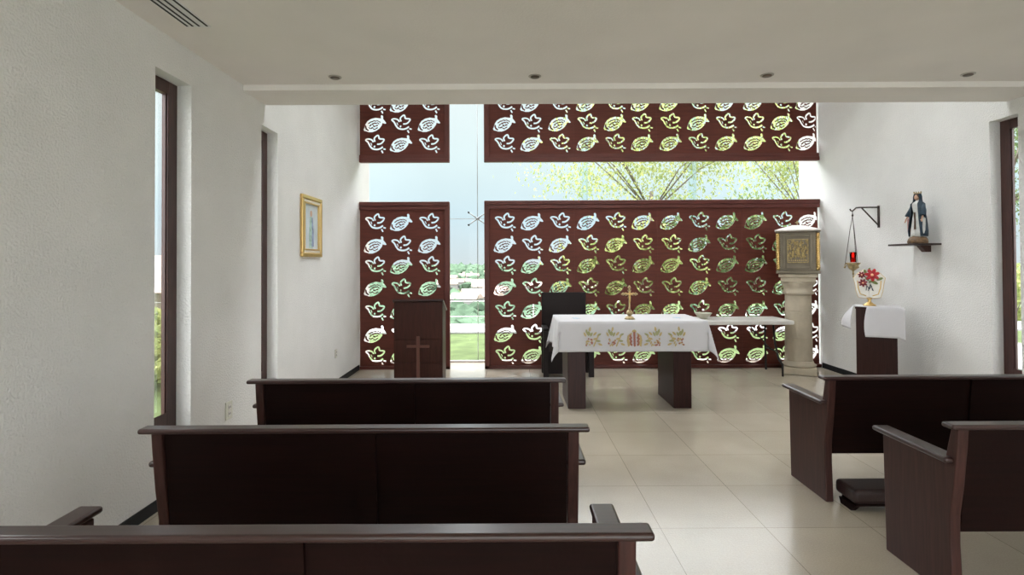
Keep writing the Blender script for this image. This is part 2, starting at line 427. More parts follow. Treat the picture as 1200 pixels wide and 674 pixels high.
ROW_LO = [2.15, 1.82, 1.515, 1.19, .85, .51, .195]
ROW_HI = [3.3125, 3.61, 3.90, 4.2, 4.5, 4.8]
def frame(name, x0, x1, z0, z1, side_l, side_r, parent, root, cap):
    sw = .075; y0, y1 = YS - .01, YS + .06
    b = B()
    if side_l: b.box((x0, y0, z0), (x0 + sw, y1, z1), .006)
    if side_r: b.box((x1 - sw, y0, z0), (x1, y1, z1), .006)
    if cap == 'top': b.box((x0 + .002, y0 - .012, z1 - .05), (x1 - .002, y1, z1 + .012), .008); b.box((x0, y0 + .004, z1 - .105), (x1, y1, z1 - .05), .004)
    if cap == 'bottom': b.box((x0 + .002, y0 - .012, z0), (x1 - .002, y1, z0 + .06), .008); b.box((x0, y0 + .004, z0 + .06), (x1, y1, z0 + .115), .004)
    if cap == 'top': b.box((x0 + .002, y0, z0), (x1 - .002, y1, z0 + .045), .004)
    b.obj('frame', M['screen_frame'], parent, shift=root)
def screen(label, x0, x1, z0, z1, mods, rows, first_rows, sl, sr, cap):
    root = ((x0 + x1) / 2, YS, z0)
    t = thing('carved_screen', label, 'screen', root, group='carved timber screens of the glass wall')
    frame('frame', x0, x1, z0, z1, sl, sr, t, root, cap)
    zb0 = z0 + (.045 if cap == 'top' else .10); zb1 = z1 - (.10 if cap == 'top' else 0)
    for (a, c, cols, first) in mods:
        mot = []
        for r, z in enumerate(rows):
            if z > z1: continue
            for k, x in enumerate(cols):
                kind = 'DF'[(k + r + (0 if first == 'D' else 1) + first_rows) % 2]
                mot.append((kind, x, z))
        board('carved_board', a, c - .0008, zb0, zb1, mot, t, root)
R_MODS = [(-.33, .92, (-.10, .30, .7125), 'D'), (.92, 2.14, (1.125, 1.53, 1.93), 'F'), (2.14, 3.38, (2.35, 2.76, 3.17), 'F'), (3.38, 4.50, (3.59, 3.99, 4.36), 'F')]
L_MODS = [(XL + .004, -.985, (-2.01, -1.625, -1.2125), 'D')]
screen('tall red-brown carved screen left of the narrow gap, behind the wooden lectern', XL + .004, -.9125, 0.002, 2.44, L_MODS, ROW_LO, 0, False, True, 'top')
screen('long red-brown carved screen standing on the floor behind the altar', -.405, XR - .004, 0.002, 2.45, R_MODS, ROW_LO, 0, True, False, 'top')
screen('small red-brown carved screen high up on the left, under the ceiling edge', XL + .004, -.9125, 3.03, 5.1, L_MODS, ROW_HI, 0, False, True, 'bottom')
screen('long red-brown carved screen hanging above the clear glass band', -.405, XR - .004, 3.03, 5.1, R_MODS, ROW_HI, 0, True, False, 'bottom')

# ------------------------------------------------------------------ pews
PL = 2.01   # overall rail length
def end_profile():
    # (y, z) local: y=0 is the back of the top rail, +y towards the altar
    return [(.060, 0), (.52, 0), (.535, .60), (.535, .625), (.10, .625), (.056, .794), (.014, .794), (.022, .70), (.045, .52), (.070, .38), (.072, .25), (.064, .10)]
def make_pew(label, loc):
    t = thing('church_pew', label, 'pew', loc, group='dark wooden pews')
    for s in (0, 1):
        x0 = .045 if s == 0 else PL - .045 - .05
        b = B(); b.prism(end_profile(), x0, x0 + .05, 'X', bev=.006); b.obj('end_panel', M['pew_end'], t)
        # arm cap : rounded board over the end panel
        xa, xb = (x0 - .035, x0 + .055) if s == 0 else (x0 - .005, x0 + .085)
        b = B(); b.box((xa, .048, .627), (xb, .575, .653), .011, seg=3)
        b.obj('armrest', M['pew_cap'], t)
    # back : leaning board with stiles
    b = B()
    def lean(x0, x1, ya, yb, th, z0=.305, z1=.795):
        # ya: y at bottom, yb: y at top
        b.prism([(ya, z0), (ya + th, z0), (yb + th, z1), (yb, z1)], x0, x1, 'X')
    lean(.098, PL - .098, .078, .026, .022)
    b.obj('backrest', M['pew'], t)
    b = B()
    mid = PL / 2
    b.prism([(.066, .31), (.080, .31), (.029, .79), (.014, .79)], mid - .045, mid + .045, 'X')
    b.obj('centre_stile', M['pew'], t)
    b = B(); b.box((0.0, -.014, .7945), (PL, .060, .818), .010, seg=4); b.obj('top_rail', M['pew_cap'], t)
    b = B(); b.prism([(.100, .40), (.51, .425), (.51, .455), (.100, .43)], .098, PL - .098, 'X', bev=.006); b.obj('seat', M['pew_cap'], t)
    b = B(); b.box((.098, .42, .33), (PL - .098, .445, .42), .004); b.obj('seat_rail', M['pew'], t)
    return t
YP = [1.54, 2.52, 3.555]
pew = make_pew('nearest of the three pews left of the aisle, cut off at the bottom', (-1.627, YP[0], 0))
copy_tree(pew, None, (-1.668, YP[1], 0), 'middle pew of the row of three left of the aisle, tall plain back')
copy_tree(pew, None, (-1.673, YP[2], 0), 'farthest pew left of the aisle, in front of the lectern')
copy_tree(pew, None, (1.968, 3.585, 0), 'farther dark pew right of the aisle, leather kneeler behind it')
copy_tree(pew, None, (1.955, 2.525, 0), 'nearer dark pew right of the aisle, its slanting armrest towards the aisle')
# kneeler behind the far right pew
kn = thing('kneeler', 'low brown leather kneeler on the floor behind the farther right pew', 'kneeler', (2.095, 3.475, 0))
b = B(); b.box((0, 0, .052), (1.68, .22, .14), .026, seg=4)
b.obj('cushion', M['leather'], kn)
b = B(); b.box((.02, .02, .035), (1.66, .17, .052)); b.obj('board', M['pew'], kn)
for x in (.005, .30, 1.3, 1.645):
    w = .03 if x in (.005, 1.645) else .14
    b = B(); b.prism([(.01, .036), (.05, 0), (.16, 0), (.18, .036)], x, x + w, 'X'); b.obj('foot', M['pew'], kn)

# ------------------------------------------------------------------ altar
al = thing('altar', 'dark wooden altar table on two slab legs, under an embroidered cloth', 'altar', (1.28, 6.3, 0))
for x0 in (.585, 1.705):
    b = B(); b.box((x0, 5.985, 0), (x0 + .19, 6.63, .875), .004); b.obj('leg', M['altar_wood'], al, shift=(1.28, 6.3, 0))
b = B(); b.box((.50, 5.90, .875), (2.02, 6.68, .925), .004); b.obj('tabletop', M['altar_wood'], al, shift=(1.28, 6.3, 0))

def cloth(name, cx, cy, z, a, bb, h, rz=0, hems=(1, 1, 1, 1), nx=90, ny=60, flare=.34, wav=.012, seed=1, gap=.004):
    """tablecloth: half sizes a,bb of the top, overhang h; hems = overhang factor (-x,+x,-y,+y)"""
    rnd = random.Random(seed); ph = [rnd.random() * 6 for _ in range(6)]
    us = [-a - h * hems[0] + (2 * a + h * (hems[0] + hems[1])) * i / nx for i in range(nx + 1)]
    vs = [-bb - h * hems[2] + (2 * bb + h * (hems[2] + hems[3])) * j / ny for j in range(ny + 1)]
    for arr, e in ((us, a), (vs, bb)):      # snap lines to the table edges
        for s in (-1, 1):
            k = min(range(len(arr)), key=lambda q: abs(arr[q] - s * e)); arr[k] = s * e
    bm = bmesh.new(); g = []
    for v in vs:
        row = []
        for u in us:
            ex = max(0, abs(u) - a); ey = max(0, abs(v) - bb); sx = 1 if u > 0 else -1; sy = 1 if v > 0 else -1
            x = max(-a, min(a, u)); y = max(-bb, min(bb, v)); zz = gap
            if ex > 0 and ey > 0:
                r = math.hypot(ex, ey); th = math.atan2(ey, ex)
                k = r * (flare * math.sin(2 * th) ** 1.5 + .045)
                x += sx * k * math.cos(th); y += sy * k * math.sin(th); zz -= r * (1 - .08 * math.sin(2 * th))
            elif ex > 0:
                x += sx * (ex * .05 + wav * (ex / h) * (1 + math.sin(v * 17 + ph[0]) + .6 * math.sin(v * 31 + ph[1]))); zz -= ex
            elif ey > 0:
                y += sy * (ey * .045 + wav * .5 * (ey / h) * (1 + math.sin(u * 9 + ph[2]) + .5 * math.sin(u * 21 + ph[3]))); zz -= ey
            if ex > 0 or ey > 0:   # soft edge
                zz += 0
            row.append(bm.verts.new((x + sxr(x, a), y, zz)))
        g.append(row)
    for j in range(ny):
        for i in range(nx):
            f = bm.faces.new((g[j][i], g[j][i + 1], g[j + 1][i + 1], g[j + 1][i])); f.smooth = True
    me = bpy.data.meshes.new(name); bm.to_mesh(me); bm.free(); me.materials.append(M['cloth'])
    o = bpy.data.objects.new(name, me); COL.objects.link(o); o.location = (cx, cy, z); o.rotation_euler = (0, 0, rz)
    md = o.modifiers.new('t', 'SOLIDIFY'); md.thickness = .003; md.offset = 1
    return o
def sxr(x, a): return 0
ac = cloth('altar_cloth', 1.262, 6.285, .926, .778, .40, .31, seed=3, flare=.22)
tag(ac, 'white linen cloth with gold embroidery draped over the altar', 'tablecloth')
# embroidery on the front fall: sprays of grapes and leaves, and a red-gold monogram in the middle
def quadleaf(b, c, l, w, a, m, n=(0, -1, 0)):
    l *= 1.6; w *= 2.0
    ca, sa = math.cos(a), math.sin(a); pts = [(-l, 0), (-l * .3, w), (l * .5, w * .8), (l, 0), (l * .5, -w * .8), (-l * .3, -w)]
    b.prism([(c[0] + ca * x - sa * z, c[2] + sa * x + ca * z) for x, z in pts], c[1] - .0025, c[1], 'Y', m=m)
yf = -.435
def front_y(z): return -.40 - (-z) * .075 - .017 * (-z / .31) - .006
for k, cx in enumerate((-.475, -.24, .005, .245, .49)):
    b = B(); rnd = random.Random(20 + k); z0 = -.185
    side = -1 if k < 2 else 1
    if k != 2:
        for q in range(9):      # fan of leaves
            a = PI / 2 + side * (q - 1.5) * .30; r = .066 + .024 * (q % 3)
            x = cx + math.cos(a) * r * 1.15; z = z0 + math.sin(a) * r
            quadleaf(b, (x, front_y(z), z), .017, .0055, a, M['green_thread' if q % 2 else 'gold_thread'])
        for q in range(16):     # grapes
            x = cx - side * .01 + rnd.uniform(-.034, .034); z = z0 - .012 + rnd.uniform(-.045, .027)
            quadleaf(b, (x, front_y(z), z), .006, .005, 0, M['red_thread' if q % 2 else 'gold_thread'])
        for q in range(5):
            x = cx - side * (.06 + .010 * q); z = z0 - .05 + .022 * q
            quadleaf(b, (x, front_y(z), z), .012, .004, 1.2, M['gold_thread'])
        quadleaf(b, (cx + side * -.005, front_y(z0 + .065), z0 + .068), .016, .010, PI / 2, M['green_thread'])
    else:
        for s in (-1, 1):
            for q in range(7):
                z = z0 - .05 + .018 * q; x = cx + s * (.068 - .003 * abs(q - 3) - (.02 if q > 5 else 0))
                quadleaf(b, (x, front_y(z), z), .013, .005, PI / 2 + s * .6, M['gold_thread'])
            for q in range(6):
                z = z0 - .045 + .018 * q; x = cx + s * (.036 + .008 * (q % 2))
                quadleaf(b, (x, front_y(z), z), .011, .0055, PI / 2 - s * .5, M['red_thread'])
        for q in range(7):
            z = z0 - .05 + .02 * q; quadleaf(b, (cx, front_y(z), z), .012, .006, PI / 2, M['red_thread'])
        quadleaf(b, (cx, front_y(z0 + .085), z0 + .09), .012, .012, PI / 2, M['gold_thread'])
    o = b.obj('embroidery', M['gold_thread'], ac)
    o['label'] = 'red and gold monogram' if k == 2 else 'gold and olive leaf spray'
for (x, y) in ((-.56, -.05), (.56, -.05)):
    b = B(); b.prism([(x + (.055 if q % 2 else .022) * math.cos(q * PI / 7), y + (.10 if q % 2 else .04) * math.sin(q * PI / 7)) for q in range(14)], .0072, .0082, 'Z')
    b.obj('embroidery', M['blue_thread'], ac)

# crucifix on the altar
cz = thing('altar_crucifix', 'small gold crucifix standing on the altar cloth', 'crucifix', (1.268, 6.10, .934))
b = B(); b.lathe([(.055, 0), (.056, .010), (.046, .016), (.040, .028), (.020, .034), (.012, .04)], n=24); b.obj('base', M['old_gold'], cz)
b = B(); b.ball((0, 0, .068), .034); b.lathe([(.036, .062), (.037, .068), (.036, .074)], n=20); b.obj('globe', M['old_gold'], cz)
b = B(); b.lathe([(.012, .098), (.018, .104), (.010, .112), (.012, .125)], n=12)
b.box((-.009, -.006, .12), (.009, .006, .335), .003); b.box((-.068, -.006, .262), (.068, .006, .280), .003)
for (x, z) in ((-.072, .271), (.072, .271), (0, .345)):
    for a in range(3):
        an = a * 2 * PI / 3 + (PI / 2 if x == 0 else (PI if x < 0 else 0))
        b.ball((x + math.cos(an) * .009, 0, z + math.sin(an) * .009), .010, u=8, v=6)
for a in range(8):
    an = a * PI / 4 + PI / 8; b.tube([(0, .002, .271), (math.cos(an) * .05, .002, .271 + math.sin(an) * .05)], [.005, .002], 5)
b.obj('cross', M['old_gold'], cz)
b = B()
b.ball((0, -.014, .288), .010, u=8, v=6); b.tube([(0, -.013, .278), (0, -.014, .24), (.002, -.013, .20), (0, -.011, .165)], [.009, .012, .009, .004], 8)
for s in (-1, 1): b.tube([(0, -.013, .272), (s * .03, -.011, .278), (s * .058, -.009, .283)], [.006, .005, .003], 6)
b.obj('corpus', M['gold'], cz)

# ------------------------------------------------------------------ folding table with bowl
ft = thing('folding_table', 'white folding table with dark metal legs behind the altar', 'table', (2.88, 7.87, 0))
b = B(); b.box((-.92, -.32, .70), (.90, .30, .757), .016, seg=3); b.obj('tabletop', M['plastic'], ft)
for s in (-1, 1):
    for y in (-.26, .24):
        b = B(); b.tube([(s * .70, y * .5, .70), (s * .705, y * .6, .45), (s * .735, y * .8, .22), (s * .76, y, .16), (s * .76, y, 0.0)], .014, 8); b.obj('leg', M['dark_metal'], ft)
    b = B(); b.tube([(s * .72, -.26 * .7, .33), (s * .72, .24 * .7, .33)], .010, 8); b.tube([(s * .70, 0, .69), (s * .35, 0, .69)], .010, 6); b.tube([(s * .40, 0, .69), (s * .72, 0, .33)], .008, 6)
    b.obj('brace', M['dark_metal'], ft)
bw = B()
bw.lathe([(.05, 0), (.052, .012), (.085, .035), (.113, .075), (.118, .082), (.108, .08), (.08, .045), (.03, .02)], n=28)
bo = bw.obj('bowl', M['bowl'], loc=(2.66, 7.86, .758)); tag(bo, 'shallow cream bowl near the left end of the white folding table', 'bowl')

# ------------------------------------------------------------------ presider's chair
ch = thing('high_backed_chair', 'dark high-backed chair behind the left end of the altar', 'chair', (.74, 7.9, 0))
b = B(); b.box((-.325, .05, .14), (.30, .09, 1.13), .01); b.obj('backrest', M['chair'], ch)
b = B(); b.box((-.30, -.36, .36), (.24, .05, .47), .02); b.obj('seat', M['leather'], ch)
for (x0, x1, y) in ((-.33, -.26, .03), (.29, .36, .03), (-.33, -.26, -.42), (.29, .36, -.30)):
    b = B(); b.box((x0, y, 0), (x1, y + .07, .64 if y < 0 else .5), .008); b.obj('leg', M['chair'], ch)
for x0 in (-.335, .285):
    b = B(); b.box((x0, -.40 if x0 < 0 else -.30, .642), (x0 + .08, .048, .675), .01); b.obj('armrest', M['chair'], ch)
b = B(); b.box((-.30, -.34, .06), (.02, -.31, .36), .004); b.box((-.30, -.31, .06), (-.27, .05, .36)); b.box((-.28, .02, .04), (-.02, .045, .14)); b.obj('apron', M['chair'], ch)

# ------------------------------------------------------------------ lectern (ambo)
am = thing('lectern', 'dark wooden lectern with a slim cross carved on its front', 'lectern', (-1.20, 7.2, 0))
b = B(); b.prism([(-.0, .002), (.34, .002), (.34, .93), (0, 1.06)], -.31, .31, 'X', bev=.004); b.obj('body', M['ambo_wood'], am)
b = B(); b.box((-.31, -.014, .03), (.31, -.001, .28), .003); b.box((-.31, -.014, .283), (.31, -.001, .575), .003); b.box((-.31, -.014, .578), (.31, -.001, 1.05), .003)
b.obj('front_panel', M['ambo_wood'], am)
b = B(); b.prism([(-.03, 1.066), (.38, .912), (.38, .935), (-.03, 1.092)], -.325, .325, 'X', bev=.004); b.obj('book_rest', M['pew_cap'], am)
b = B(); b.box((-.022, -.028, .05), (.022, -.0145, .62), .003); b.box((-.145, -.028, .475), (.145, -.0145, .508), .003); b.obj('cross', M['light_wood'], am)

# ------------------------------------------------------------------ tabernacle on its stone column
TX, TY = 3.985, 7.86
cl = thing('stone_column', 'carved limestone column carrying the gilded tabernacle beside the right wall', 'column', (TX, TY, 0), -math.radians(26))
b = B(); b.box((-.215, -.215, 0.002), (.215, .215, .10), .01); b.obj('plinth', M['stone'], cl)
b = B(); b.lathe([(.212, .101), (.225, .125), (.195, .14), (.185, .165), (.18, .18)], n=32); b.obj('base_moulding', M['stone'], cl)
b = B()
zz = [.18, .49, .50, .86, .87, 1.10]
b.lathe([(.176, .18), (.176, .19), (.173, .47), (.173, .483), (.172, .486), (.169, .488), (.169, .492), (.172, .494), (.172, .505), (.169, .84), (.169, .853), (.168, .856), (.165, .858), (.165, .862), (.168, .864), (.168, .875), (.167, 1.07), (.167, 1.09)], n=40); b.obj('shaft', M['stone'], cl)
b = B(); b.lathe([(.17, 1.09), (.20, 1.10), (.20, 1.13), (.185, 1.14), (.18, 1.19), (.21, 1.24), (.22, 1.27)], n=32)
b.box((-.215, -.215, 1.27), (.215, .215, 1.33), .008); b.box((-.24, -.235, 1.33), (.24, .235, 1.38), .012); b.obj('capital', M['stone'], cl)
tb = thing('tabernacle', 'gilded box tabernacle with relief door and white pyramid roof on the column', 'tabernacle', (TX, TY, 1.381), -math.radians(26))
b = B(); b.box((-.27, -.255, 0), (.27, .255, .045), .008); b.obj('base', M['bronze'], tb)
b = B(); b.box((-.235, -.22, .045), (.235, .22, .565), .004); b.obj('body', M['bronze'], tb)
b = B()
for s in (-1, 1):
    b.box((s * .165 - .02 if s > 0 else -.185, -.236, .07), (s * .165 + .02 if s > 0 else -.145, -.221, .54), .004)
b.box((-.145, -.236, .07), (.145, -.221, .115), .004); b.box((-.145, -.236, .50), (.145, -.221, .54), .004)
b.obj('door_frame', M['bronze'], tb)
rd = B(); rd.box((-.133, -.238, .145), (.133, -.221, .475), .004)
dr = rd.obj('relief_door', M['bronze'], tb)
b = B(); rnd = random.Random(5)
b.box((-.122, -.243, .150), (.122, -.238, .16)); b.box((-.122, -.243, .46), (.122, -.238, .47)); b.box((-.128, -.243, .150), (-.118, -.238, .47)); b.box((.118, -.243, .150), (.128, -.238, .47))
for (x, z, w, h) in ((0, .30, .045, .10), (-.06, .27, .03, .08), (.06, .27, .03, .08), (-.09, .35, .02, .05), (.09, .35, .02, .05), (-.03, .40, .02, .03), (.04, .41, .02, .03)):
    b.ball((x, -.238, z), 1, sc=(w / 1.6, .010, h / 1.6), u=10, v=8); b.ball((x, -.240, z + h * .7), .014, u=8, v=6)
for k in range(110):
    x = rnd.uniform(-.115, .115); z = rnd.uniform(.20, .455); b.ball((x, -.237, z), 1, sc=(rnd.uniform(.006, .014), .008, rnd.uniform(.006, .02)), u=8, v=6)
for k in range(9): b.box((-.11 + k * .025, -.243, .172), (-.095 + k * .025, -.238, .192))
b.obj('relief', M['relief_gold'], dr)
for (sx, sy) in ((-1, -1), (1, -1), (-1, 1), (1, 1)):
    b = B(); pts = []; x, y = sx * .243, sy * .228
    for q in range(49):
        a = q * 2 * PI / 6; pts.append((x + .012 * math.cos(a), y + .012 * math.sin(a), .055 + q * .0103))
    b.tube(pts, .0155, 6); pts = [(2 * x - p[0], 2 * y - p[1], p[2]) for p in pts]; b.tube(pts, .0155, 6)
    b.obj('twisted_column', M['gold'], tb)
b = B(); b.box((-.275, -.26, .566), (.275, .26, .585), .004); b.obj('cornice', M['bronze'], tb)
b = B(); b.lathe([(.40, .586), (.40, .600), (.10, .668), (.07, .672)], n=4, smooth=False, rot=.5, sx=1.0, sy=.93); b.obj('roof', M['roof_white'], tb)
b = B(); b.box((-.006, -.005, .672), (.006, .005, .735)); b.box((-.026, -.005, .705), (.026, .005, .716)); b.obj('cross', M['old_gold'], tb)

# ------------------------------------------------------------------ pedestal with cloth and ornament, turned towards the nave
A33 = -math.radians(33)
pd = thing('pedestal', 'dark wooden pedestal under a small white cloth by the right wall', 'pedestal', (4.065, 6.30, 0), A33)
b = B(); b.box((-.19, -.165, .002), (.19, .165, 1.02), .005); b.obj('column', M['altar_wood'], pd)
b = B(); b.box((-.198, -.172, 1.0205), (.198, .172, 1.04), .004); b.obj('top_board', M['altar_wood'], pd)
def small_cloth():
    bm = bmesh.new()
    def grid(f, nu, nv):
        g = [[bm.verts.new(f(i / nu, j / nv)) for i in range(nu + 1)] for j in range(nv + 1)]
        for j in range(nv):
            for i in range(nu):
                q = bm.faces.new((g[j][i], g[j][i + 1], g[j + 1][i + 1], g[j + 1][i])); q.smooth = True
    a, bb, fx0, fx1 = .205, .180, -.085, .262
    # top; its front edge runs diagonally from the left side to where the front fall begins
    grid(lambda u, v: (-a + (fx1 + a) * u, bb - v * (2 * bb - (.06 * max(0, 1 - u * (fx1 + a) / (fx0 + a)))), .004 - .02 * max(0, (-a + (fx1 + a) * u) - a) / .05), 30, 16)
    # front fall, swinging out a little towards its left corner
    grid(lambda u, v: (fx0 + (fx1 - fx0) * u - .028 * (1 - u) * math.sin(v * PI * .8), -bb - .006 - v * (.012 + .030 * (1 - u) ** 3) - .004 * math.sin(u * 13), .004 - .02 * max(0, (fx0 + (fx1 - fx0) * u) - a) / .05 - v * .325), 30, 14)
    # left fall
    grid(lambda u, v: (-a - .008 - (.03 + .10 * (1 - u)) * math.sin(v * PI * .6), bb - u * 2 * bb * .83, .004 - v * .26), 20, 12)
    bmesh.ops.remove_doubles(bm, verts=bm.verts, dist=.0085)
    me = bpy.data.meshes.new('pedestal_cloth'); bm.to_mesh(me); bm.free(); me.materials.append(M['cloth'])
    o = bpy.data.objects.new('pedestal_cloth', me); COL.objects.link(o); o.location = (4.065, 6.30, 1.0415); o.rotation_euler = (0, 0, A33)
    md = o.modifiers.new('t', 'SOLIDIFY'); md.thickness = .003; md.offset = 0
    return o
pc = small_cloth()
tag(pc, 'small white cloth hanging over the dark pedestal by the right wall', 'cloth')

mo = thing('floral_ornament', 'white heart-shaped ornament with red flowers on the cloth-covered pedestal', 'ornament', (4.01, 6.33, 1.0495), A33)
b = B(); b.lathe([(.062, 0), (.064, .008), (.048, .018), (.032, .032), (.016, .042), (.020, .050), (.012, .060), (.022, .072), (.030, .085)], n=24); b.obj('foot', M['gold'], mo)
# two upswept wings forming an open heart
def wing(s):
    return [(0, .095), (s * .05, .085), (s * .105, .095), (s * .125, .16), (s * .135, .24), (s * .150, .31), (s * .105, .36), (s * .05, .40), (0, .37)]
b = B()
for s in (-1, 1): b.prism(wing(s), -.016, .016, 'Y', bev=.005)
b.obj('body', M['porcelain'], mo)
b = B()
for s in (-1, 1):
    b.tube([(x, 0, z) for x, z in wing(s)], .0055, 6); b.tube([(s * .03, -.017, .11), (s * .085, -.017, .13), (s * .105, -.017, .20), (s * .112, -.017, .28)], .006, 6)
b.obj('rim', M['gold'], mo)
b = B()  # interlaced monogram: M under a small A stroke
for (p, q) in (((-.03, .17), (-.022, .225)), ((-.022, .225), (0, .185)), ((0, .185), (.022, .225)), ((.022, .225), (.03, .17)), ((-.01, .165), (.012, .24)), ((.012, .24), (.04, .165))):
    b.tube([(p[0], -.019, p[1]), (q[0], -.019, q[1])], .004, 6)
b.obj('monogram', M['mono_ink'], mo)
def flower(cx, cz_, r, mt, y=-.03):
    b = B()
    for q in range(7):
        a = q * 2 * PI / 7 + .3; d = Vector((math.cos(a), 0, math.sin(a)))
        b.ball(Vector((cx, y, cz_)) + d * r * .55, 1, sc=(r * .5, .006, r * .26), T=Matrix.Rotation(-a, 4, 'Y'), u=10, v=6)
    for q in range(5):
        a = q * 2 * PI / 5; d = Vector((math.cos(a), 0, math.sin(a)))
        b.ball(Vector((cx, y - .008, cz_)) + d * r * .32, 1, sc=(r * .3, .005, r * .2), T=Matrix.Rotation(-a, 4, 'Y'), u=10, v=6)
    f = b.obj('flower', mt, mo)
    b = B(); b.ball((cx, y - .014, cz_), r * .22, u=10, v=8); b.obj('flower_centre', M['pistil'], f)
flower(.03, .345, .072, M['red_petal']); flower(-.058, .255, .045, M['dark_petal']); flower(-.07, .345, .038, M['dark_petal'])
b = B()
for (x, z, a, l) in ((.0, .40, 1.2, .03), (-.02, .30, 2.2, .03), (.05, .262, -.5, .04), (.02, .27, 3.4, .03), (.10, .30, .4, .035), (-.035, .375, 1.9, .035)):
    b.ball((x, -.024, z), 1, sc=(l, .005, l * .4), T=Matrix.Rotation(-a, 4, 'Y'), u=10, v=6)
b.obj('leaves', M['leaf_small'], mo)

# ------------------------------------------------------------------ sanctuary lamp on a wall bracket
br = thing('wall_bracket', 'brown iron bracket with a hooked tip on the right wall', 'bracket', (XR, 6.92, 1.96))
b = B(); b.box((-.018, -.014, 0), (-.002, .014, .27), .003); b.obj('wall_plate', M['iron'], br)
b = B(); b.tube([(-.012, 0, .25), (-.24, 0, .25), (-.285, 0, .245), (-.31, 0, .222), (-.33, 0, .205), (-.352, 0, .212), (-.36, 0, .232)], .009, 8); b.obj('arm', M['iron'], br)
b = B(); b.tube([(-.014, 0, .03), (-.215, 0, .243)], .009, 8); b.obj('brace', M['iron'], br)
LX, LY = 4.19, 6.92
lp = thing('hanging_sanctuary_lamp', 'hanging gilt lamp with a glowing red glass cup', 'lamp', (LX, LY, 1.345))
b = B(); b.lathe([(.002, 0), (.008, .01), (.006, .03), (.012, .05), (.008, .07), (.014, .09), (.045, .11), (.060, .135), (.058, .15), (.080, .175), (.082, .185), (.05, .185)], n=24); b.obj('dish', M['old_gold'], lp)
for k in range(3):
    b = B(); a = k * 2 * PI / 3 + .6; x, y = math.cos(a) * .066, math.sin(a) * .066
    b.tube([(x, y, .15), (x * 1.3, y * 1.3, .135), (x * 1.35, y * 1.35, .155), (x * 1.15, y * 1.15, .175)], .007, 6); b.ball((x * 1.35, y * 1.35, .13), .013, u=8, v=6)
    b.obj('ornament', M['old_gold'], lp)
b = B()
for k in range(3):
    a = k * 2 * PI / 3 + .6; b.tube([(math.cos(a) * .085, math.sin(a) * .085, .165), (math.cos(a) * .03, math.sin(a) * .03, .58), (0, 0, .76)], .0035, 5)
b.lathe([(.010, .755), (.012, .765), (.004, .79)], n=10)
b.tube([(0, 0, .78), (0.0, 0, .815), (0, 0, .828)], .004, 6)
b.obj('chain', M['iron'], lp)
b = B(); b.lathe([(.030, .19), (.034, .23), (.038, .315), (.034, .315), (.028, .20)], n=20); b.obj('red_cup', M['red_glass'], lp)
b = B(); b.lathe([(.004, .25), (.012, .27), (.008, .295), (.001, .312)], n=10); b.obj('flame', M['flame'], lp)

# ------------------------------------------------------------------ statue on its shelf
sh = thing('wall_shelf', 'thin dark shelf on the right wall carrying the statue', 'shelf', (XR, 6.1, 1.715))
b = B(); b.box((-.30, -.18, 0), (-.001, .22, .02), .003); b.obj('board', M['shelf'], sh)
b = B(); b.prism([(-.06, -.07), (-.001, -.07), (-.001, -.001), (-.12, -.001)], -.03, .03, 'Y'); b.obj('support', M['win_frame'], sh)
ST = thing('statue', 'small painted statue of a robed woman in a blue mantle on the shelf', 'statue', (4.345, 6.02, 1.7355), -math.radians(78))
b = B(); rnd = random.Random(3)
b.lathe([(.085, 0), (.092, .02), (.088, .045), (.07, .07), (.05, .08)], n=20, fn=lambda a, z: 1 + .09 * math.sin(5 * a + z * 40) + .05 * math.sin(11 * a)); b.obj('base', M['statue_base'], ST)
fold = lambda a, z: 1 + (.07 * math.sin(9 * a + z * 9) + .03 * math.sin(17 * a)) * max(0, min(1, (.42 - z) / .25))
b = B(); b.lathe([(.074, .07), (.072, .12), (.062, .20), (.052, .28), (.044, .335), (.052, .375), (.060, .41), (.052, .435), (.028, .448), (.018, .458), (.018, .475)], n=54, sx=1.0, sy=.78, fn=fold)
b.obj('robe', M['robe_white'], ST)
# mantle: a shell open in front
def mantle():
    bm = bmesh.new(); prof = [(.090, .075, .9), (.092, .13, .85), (.086, .20, .8), (.078, .28, .72), (.072, .34, .66), (.074, .39, .62), (.070, .425, .6), (.048, .445, .8), (.044, .47, .95), (.043, .50, .95), (.036, .528, .9), (.016, .542, .9)]
    n = 40; rings = []
    for r, z, op in prof:
        ring = []
        for i in range(n + 1):
            a = -PI / 2 + op + (2 * PI - 2 * op) * i / n
            k = 1 + (.06 * math.sin(8 * a + z * 12)) * max(0, min(1, (.42 - z) / .2))
            ring.append(bm.verts.new((r * k * math.cos(a), r * .86 * k * math.sin(a), z)))
        rings.append(ring)
    for a, c in zip(rings, rings[1:]):
        for i in range(n):
            f = bm.faces.new((a[i], a[i + 1], c[i + 1], c[i])); f.smooth = True
    me = bpy.data.meshes.new('mantle'); bm.to_mesh(me); bm.free(); me.materials.append(M['mantle'])
    o = bpy.data.objects.new('mantle', me); COL.objects.link(o); o.parent = ST
    md = o.modifiers.new('s', 'SOLIDIFY'); md.thickness = .006
mantle()
b = B(); b.ball((0, -.008, .492), .030, sc=(.82, .92, 1.1), u=20, v=14)
b.ball((0, -.037, .488), .005, sc=(.7, 1, 1.4), u=8, v=6); b.ball((0, -.031, .476), .006, sc=(1.3, .6, .4), u=8, v=6)
b.obj('head', M['skin'], ST)
b = B(); b.ball((0, .0, .499), .033, sc=(.9, .9, 1.05), u=16, v=12); b.obj('hair', M['hair'], ST)
b = B()
for q in range(10):
    a = q * 2 * PI / 10; b.tube([(math.cos(a) * .032, math.sin(a) * .030, .535), (math.cos(a) * .036, math.sin(a) * .034, .556)], [.005, .002], 5)
